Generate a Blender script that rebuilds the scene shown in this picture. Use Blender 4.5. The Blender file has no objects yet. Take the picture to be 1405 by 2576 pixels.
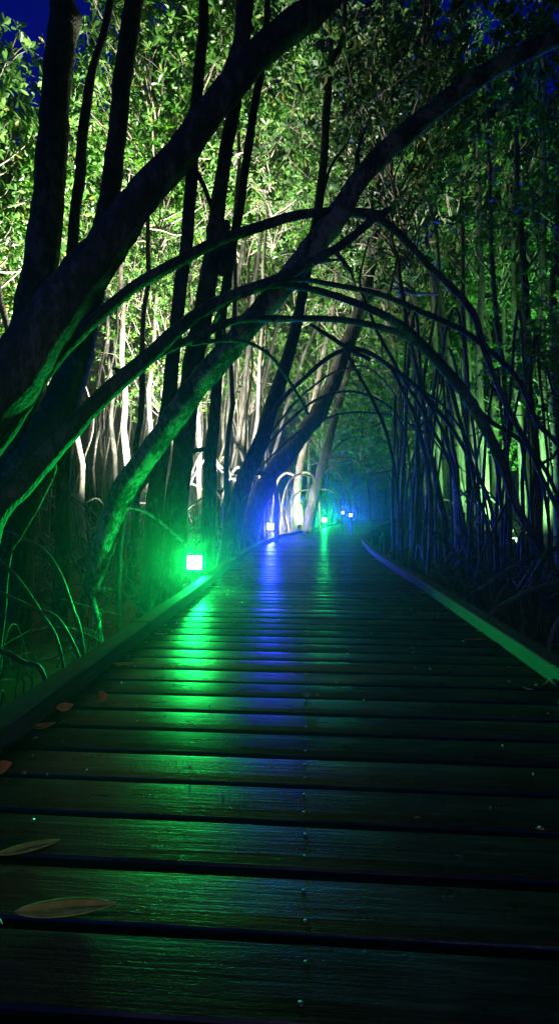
import bpy, math, random
import numpy as np
from mathutils import Vector, Matrix

# ------------------------------------------------------------------ camera, world, exposure
SC = bpy.context.scene
COL = SC.collection
H = 0.78                      # eye height above the deck
F = 1146.0                    # focal length, in pixels of a 1405 x 2576 picture
CX, CY = 702.5, 1278.0        # vanishing point of the level view axis
cam_d = bpy.data.cameras.new("camera")
cam = bpy.data.objects.new("camera", cam_d); COL.objects.link(cam)
cam.location = (0, 0, H); cam.rotation_euler = (math.radians(90), 0, 0)
cam_d.sensor_fit = 'VERTICAL'; cam_d.sensor_height = 36.0
cam_d.lens = 36.0 * F / 2576.0
cam_d.shift_y = -10.0 / 2576.0
cam_d.clip_start = 0.05; cam_d.clip_end = 600
SC.camera = cam

world = bpy.data.worlds.new("World"); SC.world = world; world.use_nodes = True
wn = world.node_tree.nodes; wl = world.node_tree.links; wn.clear()
sky = wn.new('ShaderNodeTexSky'); sky.sky_type = 'NISHITA'; sky.sun_disc = False
sky.sun_elevation = math.radians(-4.0); sky.sun_rotation = math.radians(200)
sky.ozone_density = 6.0
tint = wn.new('ShaderNodeMixRGB'); tint.blend_type = 'MULTIPLY'; tint.inputs[0].default_value = 1
tint.inputs[2].default_value = (0.003, 0.30, 1.0, 1)
bg = wn.new('ShaderNodeBackground'); bg.inputs[1].default_value = 9.5
wo = wn.new('ShaderNodeOutputWorld')
wl.new(sky.outputs[0], tint.inputs[1]); wl.new(tint.outputs[0], bg.inputs[0]); wl.new(bg.outputs[0], wo.inputs[0])

SC.view_settings.view_transform = 'Standard'; SC.view_settings.look = 'None'
SC.view_settings.exposure = 0.0; SC.view_settings.gamma = 1.0
cy = SC.cycles
cy.max_bounces = 4; cy.diffuse_bounces = 2; cy.glossy_bounces = 2; cy.transmission_bounces = 2
cy.volume_bounces = 0; cy.transparent_max_bounces = 4
cy.caustics_reflective = False; cy.caustics_refractive = False
cy.sample_clamp_indirect = 3.0
try:
    cy.use_denoising = True; cy.denoiser = 'OPENIMAGEDENOISE'
    cy.denoising_input_passes = 'RGB_ALBEDO_NORMAL'
except Exception: pass
cy.use_adaptive_sampling = False

DENS = 0.0050                  # haze
LAMP_W, LAMP_H = 0.15, 0.135
GREEN = (0.008, 1.0, 0.13); BLUE = (0.02, 0.03, 1.0)

rnd = random.Random(7)
npr = np.random.RandomState(11)

# ------------------------------------------------------------------ helpers
def P(x, y, Y):
    return Vector(((x - CX) / F * Y, Y, H - (y - CY) / F * Y))

def tag(o, label=None, cat=None, group=None, kind=None):
    if label: o['label'] = label
    if cat: o['category'] = cat
    if group: o['group'] = group
    if kind: o['kind'] = kind
    return o

def empty(name, loc=(0, 0, 0), **k):
    o = bpy.data.objects.new(name, None); COL.objects.link(o); o.location = loc
    o.empty_display_size = 0.1
    return tag(o, **k)

def mesh(name, V, Fc, mat, smooth=True, uv=None):
    me = bpy.data.meshes.new(name)
    V = np.asarray(V, dtype=np.float32)
    if isinstance(Fc, np.ndarray):
        n = Fc.shape[1]; cnt = Fc.shape[0]
        me.vertices.add(len(V)); me.vertices.foreach_set('co', V.ravel())
        me.loops.add(cnt * n); me.loops.foreach_set('vertex_index', Fc.astype(np.int32).ravel())
        me.polygons.add(cnt)
        me.polygons.foreach_set('loop_start', np.arange(0, cnt * n, n, dtype=np.int32))
        me.update(calc_edges=True)
    else:
        me.from_pydata([tuple(map(float, v)) for v in V], [], Fc)
    me.polygons.foreach_set('use_smooth', [smooth] * len(me.polygons))
    if uv is not None:
        l = me.uv_layers.new(name='UVMap')
        idx = np.empty(len(me.loops), dtype=np.int32); me.loops.foreach_get('vertex_index', idx)
        l.data.foreach_set('uv', np.asarray(uv, dtype=np.float32)[idx].ravel())
    me.materials.append(mat)
    me.update()
    return me

def obj(name, me, parent=None, loc=(0, 0, 0), rot=None, scale=None):
    o = bpy.data.objects.new(name, me); COL.objects.link(o)
    o.location = loc
    if rot: o.rotation_euler = rot
    if scale: o.scale = scale if hasattr(scale, '__len__') else (scale,) * 3
    if parent: o.parent = parent
    return o

class Geo:
    def __init__(s): s.v = []; s.f = []
    def add(s, V, Fc):
        b = len(s.v); s.v += [tuple(v) for v in V]; s.f += [tuple(i + b for i in f) for f in Fc]
        return s
    def shift(s, d):
        s.v = [(a - d[0], b - d[1], c - d[2]) for a, b, c in s.v]; return s
    def build(s, name, mat, parent=None, smooth=True, uv=None, loc=(0, 0, 0)):
        return obj(name, mesh(name, s.v, s.f, mat, smooth, uv), parent, loc)

def catmull(pts, rad, sub):
    n = len(pts); out = []; r = []
    for i in range(n - 1):
        p0 = pts[i - 1] if i > 0 else pts[0] * 2 - pts[1]
        p1, p2 = pts[i], pts[i + 1]
        p3 = pts[i + 2] if i + 2 < n else pts[-1] * 2 - pts[-2]
        for k in range(sub):
            t = k / sub
            out.append(0.5 * ((2 * p1) + (p2 - p0) * t + (2 * p0 - 5 * p1 + 4 * p2 - p3) * t * t + (3 * p1 - p0 - 3 * p2 + p3) * t ** 3))
            r.append(rad[i] * (1 - t) + rad[i + 1] * t)
    out.append(pts[-1].copy()); r.append(rad[-1])
    return out, r

def tube(g, pts, rad, n=8, sub=5, wob=0.0, knob=0.0, seed=0):
    """a tapering limb through pts; knob adds uneven swellings, wob sways the line"""
    R = random.Random(seed * 977 + 13)
    pts = [Vector(p) for p in pts]
    if sub > 1: pts, rad = catmull(pts, list(rad), sub)
    if wob:
        ph = [R.uniform(0, 6.28) for _ in range(6)]
        acc = 0
        for i in range(len(pts)):
            if i: acc += (pts[i] - pts[i - 1]).length
            e = min(1, acc / 0.3)
            pts[i] = pts[i] + Vector((math.sin(acc * 3.1 + ph[0]) + .5 * math.sin(acc * 7.7 + ph[1]),
                                      math.sin(acc * 2.7 + ph[2]) + .5 * math.sin(acc * 8.3 + ph[3]),
                                      math.sin(acc * 3.5 + ph[4]) + .5 * math.sin(acc * 7.1 + ph[5]))) * wob * e
    V = []; Fc = []
    t = (pts[1] - pts[0]).normalized()
    a = Vector((0, 0, 1)) if abs(t.z) < .9 else Vector((1, 0, 0))
    u = t.cross(a).normalized()
    m = len(pts)
    for i in range(m):
        t = (pts[min(i + 1, m - 1)] - pts[max(i - 1, 0)])
        if t.length < 1e-7: t = Vector((0, 0, 1))
        t.normalize()
        u = (u - t * u.dot(t)).normalized(); w = t.cross(u)
        rr = rad[i]
        k1 = 1 + knob * (R.random() - .5)
        if knob and R.random() < .07: k1 += knob * .8
        ka = R.uniform(0, 6.28)
        for j in range(n):
            an = 6.28318 * j / n
            q = rr * k1 * (1 + knob * .6 * (R.random() - .5) + knob * .4 * math.cos(an - ka))
            V.append(pts[i] + u * math.cos(an) * q + w * math.sin(an) * q)
    for i in range(m - 1):
        for j in range(n):
            k = (j + 1) % n
            Fc.append((i * n + j, i * n + k, (i + 1) * n + k, (i + 1) * n + j))
    Fc.append(tuple(reversed(range(n)))); Fc.append(tuple((m - 1) * n + j for j in range(n)))
    g.add(V, Fc)
    return pts

def box(g, c, s, M=None):
    V = [Vector((c[0] + a * s[0] / 2, c[1] + b * s[1] / 2, c[2] + d * s[2] / 2)) for a in (-1, 1) for b in (-1, 1) for d in (-1, 1)]
    if M is not None: V = [M @ v for v in V]
    g.add(V, [(0, 1, 3, 2), (4, 6, 7, 5), (0, 4, 5, 1), (2, 3, 7, 6), (0, 2, 6, 4), (1, 5, 7, 3)])

# ------------------------------------------------------------------ materials
def newmat(name):
    m = bpy.data.materials.new(name); m.use_nodes = True
    nt = m.node_tree; nt.nodes.clear()
    out = nt.nodes.new('ShaderNodeOutputMaterial')
    return m, nt, out
def N(nt, t, **k):
    n = nt.nodes.new(t)
    for a, b in k.items(): setattr(n, a, b)
    return n
def ramp(nt, stops):
    r = N(nt, 'ShaderNodeValToRGB'); e = r.color_ramp.elements
    e[0].position, e[0].color = stops[0][0], (*stops[0][1], 1)
    e[1].position, e[1].color = stops[-1][0], (*stops[-1][1], 1)
    for p, c in stops[1:-1]:
        x = e.new(p); x.color = (*c, 1)
    return r
def g3(v): return (v, v, v)

def bark(name, stops, rough=.75, scale=1.0, bump=.6, spec=.4):
    m, nt, out = newmat(name)
    tc = N(nt, 'ShaderNodeTexCoord'); mp = N(nt, 'ShaderNodeMapping'); mp.inputs['Scale'].default_value = (scale, scale, scale * .45)
    n1 = N(nt, 'ShaderNodeTexNoise'); n1.inputs['Scale'].default_value = 16; n1.inputs['Detail'].default_value = 8; n1.inputs['Roughness'].default_value = .7
    n2 = N(nt, 'ShaderNodeTexNoise'); n2.inputs['Scale'].default_value = 3.0; n2.inputs['Detail'].default_value = 4
    v = N(nt, 'ShaderNodeTexVoronoi'); v.inputs['Scale'].default_value = 60; v.feature = 'F1'
    r = ramp(nt, stops)
    mx = N(nt, 'ShaderNodeMath', operation='MULTIPLY_ADD'); mx.inputs[1].default_value = .55
    mh = N(nt, 'ShaderNodeMath', operation='MULTIPLY_ADD'); mh.inputs[1].default_value = -.5
    b = N(nt, 'ShaderNodeBump'); b.inputs['Strength'].default_value = bump; b.inputs['Distance'].default_value = .02
    p = N(nt, 'ShaderNodeBsdfPrincipled'); p.inputs['Roughness'].default_value = rough
    p.inputs['Specular IOR Level'].default_value = spec
    L = nt.links.new
    L(tc.outputs['Object'], mp.inputs[0])
    for x in (n1, n2, v): L(mp.outputs[0], x.inputs['Vector'])
    L(n1.outputs[0], mx.inputs[0])
    sc2 = N(nt, 'ShaderNodeMath', operation='MULTIPLY'); sc2.inputs[1].default_value = .5
    L(n2.outputs[0], sc2.inputs[0]); L(sc2.outputs[0], mx.inputs[2])
    L(mx.outputs[0], r.inputs[0]); L(r.outputs[0], p.inputs['Base Color'])
    L(v.outputs['Distance'], mh.inputs[0]); L(n1.outputs[0], mh.inputs[2])
    L(mh.outputs[0], b.inputs['Height']); L(b.outputs[0], p.inputs['Normal'])
    L(p.outputs[0], out.inputs[0])
    return m
M_BARK = bark('mangrove_bark', [(.36, (.012, .011, .009)), (.48, (.035, .032, .026)), (.55, (.055, .052, .042)), (.61, (.14, .135, .11))], bump=1.0)
M_PALE = bark('pale_bark', [(.36, (.05, .043, .035)), (.5, (.13, .115, .09)), (.62, (.30, .27, .22))])
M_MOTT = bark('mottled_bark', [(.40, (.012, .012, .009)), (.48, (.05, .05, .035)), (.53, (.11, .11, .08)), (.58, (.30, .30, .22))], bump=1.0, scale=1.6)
M_TWIG = bark('twig_bark', [(.3, (.12, .10, .075)), (.65, (.32, .28, .22))], bump=.3)
M_ROOT = bark('root_bark', [(.3, (.02, .017, .013)), (.5, (.055, .047, .036)), (.66, (.12, .105, .08))], rough=.6)

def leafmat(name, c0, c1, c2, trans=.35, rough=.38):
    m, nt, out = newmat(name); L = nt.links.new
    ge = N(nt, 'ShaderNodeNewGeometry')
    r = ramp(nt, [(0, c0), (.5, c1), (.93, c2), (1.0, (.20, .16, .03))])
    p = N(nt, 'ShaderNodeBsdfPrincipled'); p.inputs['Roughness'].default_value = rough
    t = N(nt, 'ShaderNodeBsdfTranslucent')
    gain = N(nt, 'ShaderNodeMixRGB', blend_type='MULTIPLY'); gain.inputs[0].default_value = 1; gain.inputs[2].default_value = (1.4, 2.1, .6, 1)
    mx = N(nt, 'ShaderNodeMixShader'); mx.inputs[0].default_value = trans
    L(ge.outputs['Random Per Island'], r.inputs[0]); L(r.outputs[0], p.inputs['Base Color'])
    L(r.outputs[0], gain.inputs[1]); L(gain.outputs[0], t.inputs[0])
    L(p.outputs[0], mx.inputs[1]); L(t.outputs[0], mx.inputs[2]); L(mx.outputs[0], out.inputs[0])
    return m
M_LEAF = leafmat('mangrove_leaf', (.022, .085, .012), (.06, .16, .025), (.15, .27, .06))
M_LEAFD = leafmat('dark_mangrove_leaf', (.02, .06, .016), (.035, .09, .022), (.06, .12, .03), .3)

def wood(name, stops, rough0, rough1, bump, sheen=.095):
    m, nt, out = newmat(name); L = nt.links.new
    uv = N(nt, 'ShaderNodeUVMap'); uv.uv_map = 'UVMap'
    ge = N(nt, 'ShaderNodeNewGeometry')
    add = N(nt, 'ShaderNodeVectorMath', operation='ADD'); cmb = N(nt, 'ShaderNodeCombineXYZ')
    m7 = N(nt, 'ShaderNodeMath', operation='MULTIPLY'); m7.inputs[1].default_value = 37.0
    L(ge.outputs['Random Per Island'], m7.inputs[0]); L(m7.outputs[0], cmb.inputs[2]); L(uv.outputs[0], add.inputs[0]); L(cmb.outputs[0], add.inputs[1])
    mp = N(nt, 'ShaderNodeMapping'); mp.inputs['Scale'].default_value = (4, 110, 1)
    mp2 = N(nt, 'ShaderNodeMapping'); mp2.inputs['Scale'].default_value = (1.3, 5, 1)
    L(add.outputs[0], mp.inputs[0]); L(add.outputs[0], mp2.inputs[0])
    gr = N(nt, 'ShaderNodeTexNoise'); gr.inputs['Scale'].default_value = 1; gr.inputs['Detail'].default_value = 6; gr.inputs['Roughness'].default_value = .65
    bl = N(nt, 'ShaderNodeTexNoise'); bl.inputs['Scale'].default_value = 3; bl.inputs['Detail'].default_value = 5; bl.inputs['Roughness'].default_value = .65
    fi = N(nt, 'ShaderNodeTexNoise'); fi.inputs['Scale'].default_value = 260; fi.inputs['Detail'].default_value = 3
    L(mp.outputs[0], gr.inputs['Vector']); L(mp2.outputs[0], bl.inputs['Vector']); L(add.outputs[0], fi.inputs['Vector'])
    mixf = N(nt, 'ShaderNodeMath', operation='MULTIPLY_ADD'); mixf.inputs[1].default_value = .5
    hb = N(nt, 'ShaderNodeMath', operation='MULTIPLY'); hb.inputs[1].default_value = .5
    L(bl.outputs[0], hb.inputs[0]); L(gr.outputs[0], mixf.inputs[0]); L(hb.outputs[0], mixf.inputs[2])
    r = ramp(nt, stops); L(mixf.outputs[0], r.inputs[0])
    p = N(nt, 'ShaderNodeBsdfDiffuse'); gl = N(nt, 'ShaderNodeBsdfGlossy'); gl.inputs['Color'].default_value = (1, 1, 1, 1)
    lw = N(nt, 'ShaderNodeLayerWeight'); lw.inputs['Blend'].default_value = .35
    fr = N(nt, 'ShaderNodeMapRange'); fr.inputs['To Min'].default_value = sheen * .33; fr.inputs['To Max'].default_value = sheen
    L(lw.outputs['Fresnel'], fr.inputs[0]); ms = N(nt, 'ShaderNodeMixShader'); wt = N(nt, 'ShaderNodeMapRange'); wt.inputs['To Min'].default_value = 1.5; wt.inputs['To Max'].default_value = .45
    wm = N(nt, 'ShaderNodeMath', operation='MULTIPLY'); L(ge.outputs['Random Per Island'], wt.inputs[0]); L(wt.outputs[0], wm.inputs[0]); L(fr.outputs[0], wm.inputs[1]); L(wm.outputs[0], ms.inputs[0]); L(p.outputs[0], ms.inputs[1]); L(gl.outputs[0], ms.inputs[2])
    # per board tone
    pt = N(nt, 'ShaderNodeMapRange'); pt.inputs['To Min'].default_value = .6; pt.inputs['To Max'].default_value = 1.35
    L(ge.outputs['Random Per Island'], pt.inputs[0])
    mc = N(nt, 'ShaderNodeVectorMath', operation='SCALE'); L(r.outputs[0], mc.inputs[0]); L(pt.outputs[0], mc.inputs['Scale'])
    # dark stuck-on dirt and mould spots
    sp = N(nt, 'ShaderNodeTexNoise'); sp.inputs['Scale'].default_value = 14; sp.inputs['Detail'].default_value = 5; sp.inputs['Roughness'].default_value = .75
    mp3 = N(nt, 'ShaderNodeMapping'); mp3.inputs['Scale'].default_value = (1, 1.8, 1)
    L(add.outputs[0], mp3.inputs[0]); L(mp3.outputs[0], sp.inputs['Vector'])
    sr = N(nt, 'ShaderNodeMapRange'); sr.inputs['From Min'].default_value = .66; sr.inputs['From Max'].default_value = .72
    L(sp.outputs[0], sr.inputs[0])
    md = N(nt, 'ShaderNodeMixRGB'); md.inputs[2].default_value = (.006, .005, .004, 1)
    L(sr.outputs[0], md.inputs[0]); L(mc.outputs[0], md.inputs[1]); L(md.outputs[0], p.inputs['Color'])
    rr = N(nt, 'ShaderNodeMapRange'); rr.inputs['From Min'].default_value = .3; rr.inputs['From Max'].default_value = .7
    rr.inputs['To Min'].default_value = rough0; rr.inputs['To Max'].default_value = rough1
    L(bl.outputs[0], rr.inputs[0])
    ra = N(nt, 'ShaderNodeMath', operation='MULTIPLY_ADD'); ra.inputs[1].default_value = .4
    L(sr.outputs[0], ra.inputs[0]); L(rr.outputs[0], ra.inputs[2]); L(ra.outputs[0], gl.inputs['Roughness'])
    hh = N(nt, 'ShaderNodeMath', operation='MULTIPLY_ADD'); hh.inputs[1].default_value = .35
    L(fi.outputs[0], hh.inputs[0]); L(gr.outputs[0], hh.inputs[2])
    h2 = N(nt, 'ShaderNodeMath', operation='MULTIPLY_ADD'); h2.inputs[1].default_value = .6
    L(sr.outputs[0], h2.inputs[0]); L(hh.outputs[0], h2.inputs[2])
    b = N(nt, 'ShaderNodeBump'); b.inputs['Strength'].default_value = bump; b.inputs['Distance'].default_value = .002
    L(h2.outputs[0], b.inputs['Height']); L(b.outputs[0], p.inputs['Normal']); L(b.outputs[0], gl.inputs['Normal']); L(ms.outputs[0], out.inputs[0])
    return m
M_DECK = wood('wet_deck_timber', [(.36, (.004, .0035, .003)), (.5, (.016, .014, .012)), (.64, (.05, .044, .036))], .23, .42, .8)
M_KERB = wood('kerb_timber', [(.3, (.009, .009, .007)), (.5, (.024, .023, .019)), (.7, (.05, .048, .04))], .5, .8, .8, .05)

def plain(name, col, rough=.5, metal=0.0, noise=0.0):
    m, nt, out = newmat(name); L = nt.links.new
    p = N(nt, 'ShaderNodeBsdfPrincipled'); p.inputs['Roughness'].default_value = rough; p.inputs['Metallic'].default_value = metal
    tc = N(nt, 'ShaderNodeTexCoord'); n = N(nt, 'ShaderNodeTexNoise'); n.inputs['Scale'].default_value = 30; n.inputs['Detail'].default_value = 5
    r = ramp(nt, [(.3, tuple(c * (1 - noise) for c in col)), (.7, tuple(min(1, c * (1 + noise)) for c in col))])
    L(tc.outputs['Object'], n.inputs['Vector']); L(n.outputs[0], r.inputs[0]); L(r.outputs[0], p.inputs['Base Color']); L(p.outputs[0], out.inputs[0])
    return m
M_METAL = plain('lamp_black_metal', (.03, .03, .032), .45, .3, .2)
M_NAIL = plain('dull_nail', (.10, .085, .07), .6, .3, .6)
M_JOIST = plain('joist_timber', (.02, .016, .012), .9, 0, .4)
def mud():
    m, nt, out = newmat('wet_mud'); L = nt.links.new
    tc = N(nt, 'ShaderNodeTexCoord'); n = N(nt, 'ShaderNodeTexNoise'); n.inputs['Scale'].default_value = 2.5; n.inputs['Detail'].default_value = 10; n.inputs['Roughness'].default_value = .7
    r = ramp(nt, [(.35, (.008, .007, .006)), (.6, (.022, .018, .013)), (.75, (.04, .033, .022))])
    p = N(nt, 'ShaderNodeBsdfPrincipled'); p.inputs['Specular IOR Level'].default_value = .12; rr = N(nt, 'ShaderNodeMapRange'); rr.inputs['To Min'].default_value = .45; rr.inputs['To Max'].default_value = .9
    b = N(nt, 'ShaderNodeBump'); b.inputs['Strength'].default_value = .8; b.inputs['Distance'].default_value = .05
    L(tc.outputs['Object'], n.inputs['Vector']); L(n.outputs[0], r.inputs[0]); L(r.outputs[0], p.inputs['Base Color'])
    L(n.outputs[0], rr.inputs[0]); L(rr.outputs[0], p.inputs['Roughness']); L(n.outputs[0], b.inputs['Height']); L(b.outputs[0], p.inputs['Normal'])
    L(p.outputs[0], out.inputs[0]); return m
M_MUD = mud()
def glow(name, col, s):
    m, nt, out = newmat(name)
    e = N(nt, 'ShaderNodeEmission'); e.inputs[0].default_value = (*col, 1); e.inputs[1].default_value = s
    nt.links.new(e.outputs[0], out.inputs[0])
    m.cycles.emission_sampling = 'FRONT'
    return m

# ------------------------------------------------------------------ boardwalk centre line
CL = [(-.07, -2.5), (.06, 0), (.145, 1.4), (.235, 2.8), (.32, 4.2), (.405, 6.1), (.60, 8.5), (1.0, 11.2), (2.05, 15.2), (3.5, 20), (5.3, 24.8), (7.2, 27.6), (9.6, 28.4), (13, 27.5), (18, 24)]
_c, _ = catmull([Vector((a, b, 0)) for a, b in CL], [1] * len(CL), 40)
_s = [0.0]
for i in range(1, len(_c)): _s.append(_s[-1] + (_c[i] - _c[i - 1]).length)
_s = np.array(_s); _cx = np.array([p.x for p in _c]); _cyy = np.array([p.y for p in _c])
def cl(s):
    x = float(np.interp(s, _s, _cx)); y = float(np.interp(s, _s, _cyy))
    e = .15
    dx = float(np.interp(s + e, _s, _cx) - np.interp(s - e, _s, _cx)); dy = float(np.interp(s + e, _s, _cyy) - np.interp(s - e, _s, _cyy))
    l = math.hypot(dx, dy) or 1
    return Vector((x, y, 0)), Vector((dx / l, dy / l, 0))
def side(s, off):
    p, t = cl(s); return p + Vector((t.y, -t.x, 0)) * off
_im = int(np.argmax(_cyy))
def s_of_Y(Y): return float(np.interp(Y, _cyy[:_im], _s[:_im]))
def dist_cl(x, y): return float(np.min(np.hypot(_cx - x, _cyy - y)))
SMAX = float(_s[-1]) - .3
HALF = 1.02

# ------------------------------------------------------------------ ground
def ground_z(x, y):
    return -0.55 + .05 * math.sin(x * 1.3 + y * .7) + .04 * math.sin(x * .6 - y * 1.9 + 1) + .03 * math.sin(x * 3.1 + 2.2 * y)
ax = np.sinh(np.linspace(-3.6, 3.6, 150)) * 5.0
ay = np.sinh(np.linspace(-2.4, 3.6, 150)) * 5.0 + 8
GV = [(x, y, ground_z(x, y) + npr.uniform(-.015, .015)) for y in ay for x in ax]
n_ = len(ax)
GF = np.array([(j * n_ + i, j * n_ + i + 1, (j + 1) * n_ + i + 1, (j + 1) * n_ + i) for j in range(len(ay) - 1) for i in range(n_ - 1)])
gr = obj('ground', mesh('ground', GV, GF, M_MUD)); tag(gr, kind='structure', label='dark wet mangrove mud beneath the boardwalk')

# ------------------------------------------------------------------ boardwalk
bw = empty('boardwalk', (0, 0, 0), label='timber boardwalk of cross planks curving away to the right between the trees', cat='boardwalk', kind='structure')
pitch = .150; pw = .131
V = []; Fc = []; UV = []
R = random.Random(3)
# gap positions at the photo's rows: first gap (centre) lies at depth 894/1087
s0 = s_of_Y(0.822)
k0 = -int(s0 / pitch)
plank_mid = []
k = k0
while True:
    sa = s0 + k * pitch + (pitch - pw) / 2 + R.uniform(-.002, .002); sb = sa + pw + R.uniform(-.004, .003)
    if sb > SMAX: break
    if sa > .02:
        sm = (sa + sb) / 2
        if k < 60: plank_mid.append(sm)
        dz = R.uniform(-.0015, .0015); tilt = R.gauss(0, .018); tx = R.gauss(0, .0012); cup = R.uniform(.0002, .0016)
        yaw = R.gauss(0, .0012)
        prof = [(0, -.035), (0, -.005), (.004, -.0008), (.25 * pw, cup * .7), (.5 * pw, cup), (.75 * pw, cup * .7), (pw - .004, -.0008), (pw, -.005), (pw, -.035)]
        nl = 9; ext = HALF + .17 + R.uniform(-.015, .015); b = len(V)
        sway = [R.gauss(0, .0007) for _ in range(nl)]
        for i in range(nl):
            o_ = -ext + 2 * ext * i / (nl - 1)
            for (dd, z) in prof:
                frac = dd / pw
                q = side(sa + (sb - sa) * frac + yaw * o_ + sway[i], o_)
                zz = z + (dz + tilt * (dd - pw / 2) + tx * o_ if z > -.03 else 0)
                V.append((q.x, q.y, zz)); UV.append((o_, dd + k * .37))
        m_ = len(prof)
        for i in range(nl - 1):
            for j in range(m_ - 1):
                Fc.append((b + i * m_ + j, b + (i + 1) * m_ + j, b + (i + 1) * m_ + j + 1, b + i * m_ + j + 1))
        Fc.append(tuple(b + j for j in range(m_))); Fc.append(tuple(b + (nl - 1) * m_ + j for j in reversed(range(m_))))
    k += 1
deck = obj('deck', mesh('deck', V, Fc, M_DECK, False, UV), bw)
# nails: two per plank on the centre joist line, slightly off
g = Geo()
nseg = 8
nv = [(0, 0, .0012)]; 
for j in range(nseg): nv.append((.0055 * math.cos(j * 6.283 / nseg), .0042 * math.sin(j * 6.283 / nseg), .0012))
for j in range(nseg): nv.append((.0062 * math.cos(j * 6.283 / nseg), .005 * math.sin(j * 6.283 / nseg), -.002))
nf = [(0, 1 + j, 1 + (j + 1) % nseg) for j in range(nseg)] + [(1 + j, 1 + nseg + j, 1 + nseg + (j + 1) % nseg, 1 + (j + 1) % nseg) for j in range(nseg)]
me_nail = mesh('nail', nv, nf, M_NAIL)
cnt = 0
for sm in plank_mid:
    p, t = cl(sm)
    if p.y < .6 or cnt > 60: continue
    for d in (-.034, .034):
        q = side(sm + d + R.uniform(-.006, .006), -.065 + R.uniform(-.004, .004))
        o = obj('nail', me_nail, deck, (q.x, q.y, .0015), (R.uniform(-.1, .1), R.uniform(-.1, .1), R.uniform(0, 3)), R.uniform(.65, .95)); cnt += 1
# joists, bearers and posts below
for off in (-.95, 0, .95):
    g = Geo(); ss = np.arange(.1, SMAX, .5)
    vv = []
    for s in ss:
        for (dx, dz_) in ((-.03, -.038), (.03, -.038), (.03, -.18), (-.03, -.18)):
            q = side(s, off - .065 + dx); vv.append((q.x, q.y, dz_))
    ff = [(i * 4 + j, (i + 1) * 4 + j, (i + 1) * 4 + (j + 1) % 4, i * 4 + (j + 1) % 4) for i in range(len(ss) - 1) for j in range(4)] + [(0, 1, 2, 3)]
    g.add(vv, ff); g.build('joist', M_JOIST, bw, False)
for s in np.arange(1.2, SMAX, 2.6):
    for off in (-1.06, .98):
        q = side(s, off); g = Geo(); box(g, (q.x, q.y, -.46), (.09, .09, .55)); g.build('post', M_JOIST, bw, False)
# kerb rails
def kerb(sa, sb, sgn, dz=0, w=.105, h=.085):
    n = max(3, int((sb - sa) / .25)); vv = []; uvs = []
    prof = [(0, .006), (0, h - .006), (.006, h), (w - .006, h), (w, h - .006), (w, .006)]
    for i in range(n + 1):
        s = sa + (sb - sa) * i / n
        jj = R.gauss(0, .0012)
        for q_, (o_, z) in enumerate(prof):
            q = side(s, sgn * (HALF + o_ + jj)); vv.append((q.x, q.y, z + dz)); uvs.append((s, o_ + z * 1.0 + sa * .7))
    m_ = len(prof); ff = []
    for i in range(n):
        for j in range(m_):
            a = (i * m_ + j, (i + 1) * m_ + j, (i + 1) * m_ + (j + 1) % m_, i * m_ + (j + 1) % m_)
            ff.append(a if sgn > 0 else a[::-1])
    e0 = tuple(range(m_)); e1 = tuple(n * m_ + j for j in range(m_))
    ff += [e0[::-1], e1] if sgn > 0 else [e0, e1[::-1]]
    return obj('edge_rail', mesh('edge_rail', vv, ff, M_KERB, False, uvs), bw)
for sgn, joints in ((-1, [.05, 2.6, s_of_Y(2.72), s_of_Y(4.62), s_of_Y(7.2), s_of_Y(9.8), s_of_Y(12.5)]), (1, [.05, 2.9, s_of_Y(4.02), s_of_Y(6.4), s_of_Y(9.0), s_of_Y(11.5)])):
    js = sorted(joints)
    while js[-1] < SMAX - 2.5: js.append(js[-1] + 2.4)
    js.append(SMAX)
    for a, b in zip(js[:-1], js[1:]): kerb(a + .003, b - .003, sgn, R.uniform(-.002, .002))

# ------------------------------------------------------------------ floodlights on the edge
def floodlight(loc, aim, col, strength, label, w=LAMP_W, h=LAMP_H, ground=None, group='floodlights along the boardwalk edge'):
    """square LED floodlight on a U bracket and a stake; aim = direction it faces"""
    loc = Vector(loc); t = empty('floodlight', (loc.x, loc.y, ground_z(loc.x, loc.y)), label=label, cat='floodlight', group=group)
    base = Vector(t.location)
    a = Vector(aim).normalized(); q = a.to_track_quat('-Y', 'Z').to_matrix().to_4x4()
    M = Matrix.Translation(loc - base) @ q       # local -Y is the front
    g = Geo(); d = .045
    box(g, (0, d / 2 + .012, 0), (w + .012, d, h + .012), M)
    for k in range(7): box(g, (-w / 2 + w * (k + .5) / 7, d + .012 + .008, 0), (.005, .018, h * .8), M)
    g.build('housing', M_METAL, t, False)
    g = Geo(); e = .009
    for sx in (-1, 1): box(g, (sx * (w / 2 + e / 2), 0, 0), (e, .024, h + 2 * e), M)
    for sz in (-1, 1): box(g, (0, 0, sz * (h / 2 + e / 2)), (w, .024, e), M)
    g.build('bezel', M_METAL, t, False)
    g = Geo(); g.add([M @ Vector(v) for v in ((-w / 2, -.002, -h / 2), (w / 2, -.002, -h / 2), (w / 2, -.002, h / 2), (-w / 2, -.002, h / 2))], [(0, 1, 2, 3)])
    g.build('lens', glow('lamp_glow', col, strength), t, False)
    g = Geo(); up = Vector((0, 0, 1))
    for sx in (-1, 1): box(g, (sx * (w / 2 + .016), .03, -h * .3), (.004, .02, h * .75), M)
    box(g, (0, .03, -h * .675 - .004), (w + .036, .02, .006), M); g.build('bracket', M_METAL, t, False)
    foot = M @ Vector((0, .03, -h * .7)); g = Geo()
    tube(g, [foot, Vector((foot.x, foot.y, 0))], [.011, .011], 8, 1); g.build('stake', M_METAL, t)
    return t
S1, S2 = 420, 800
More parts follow.
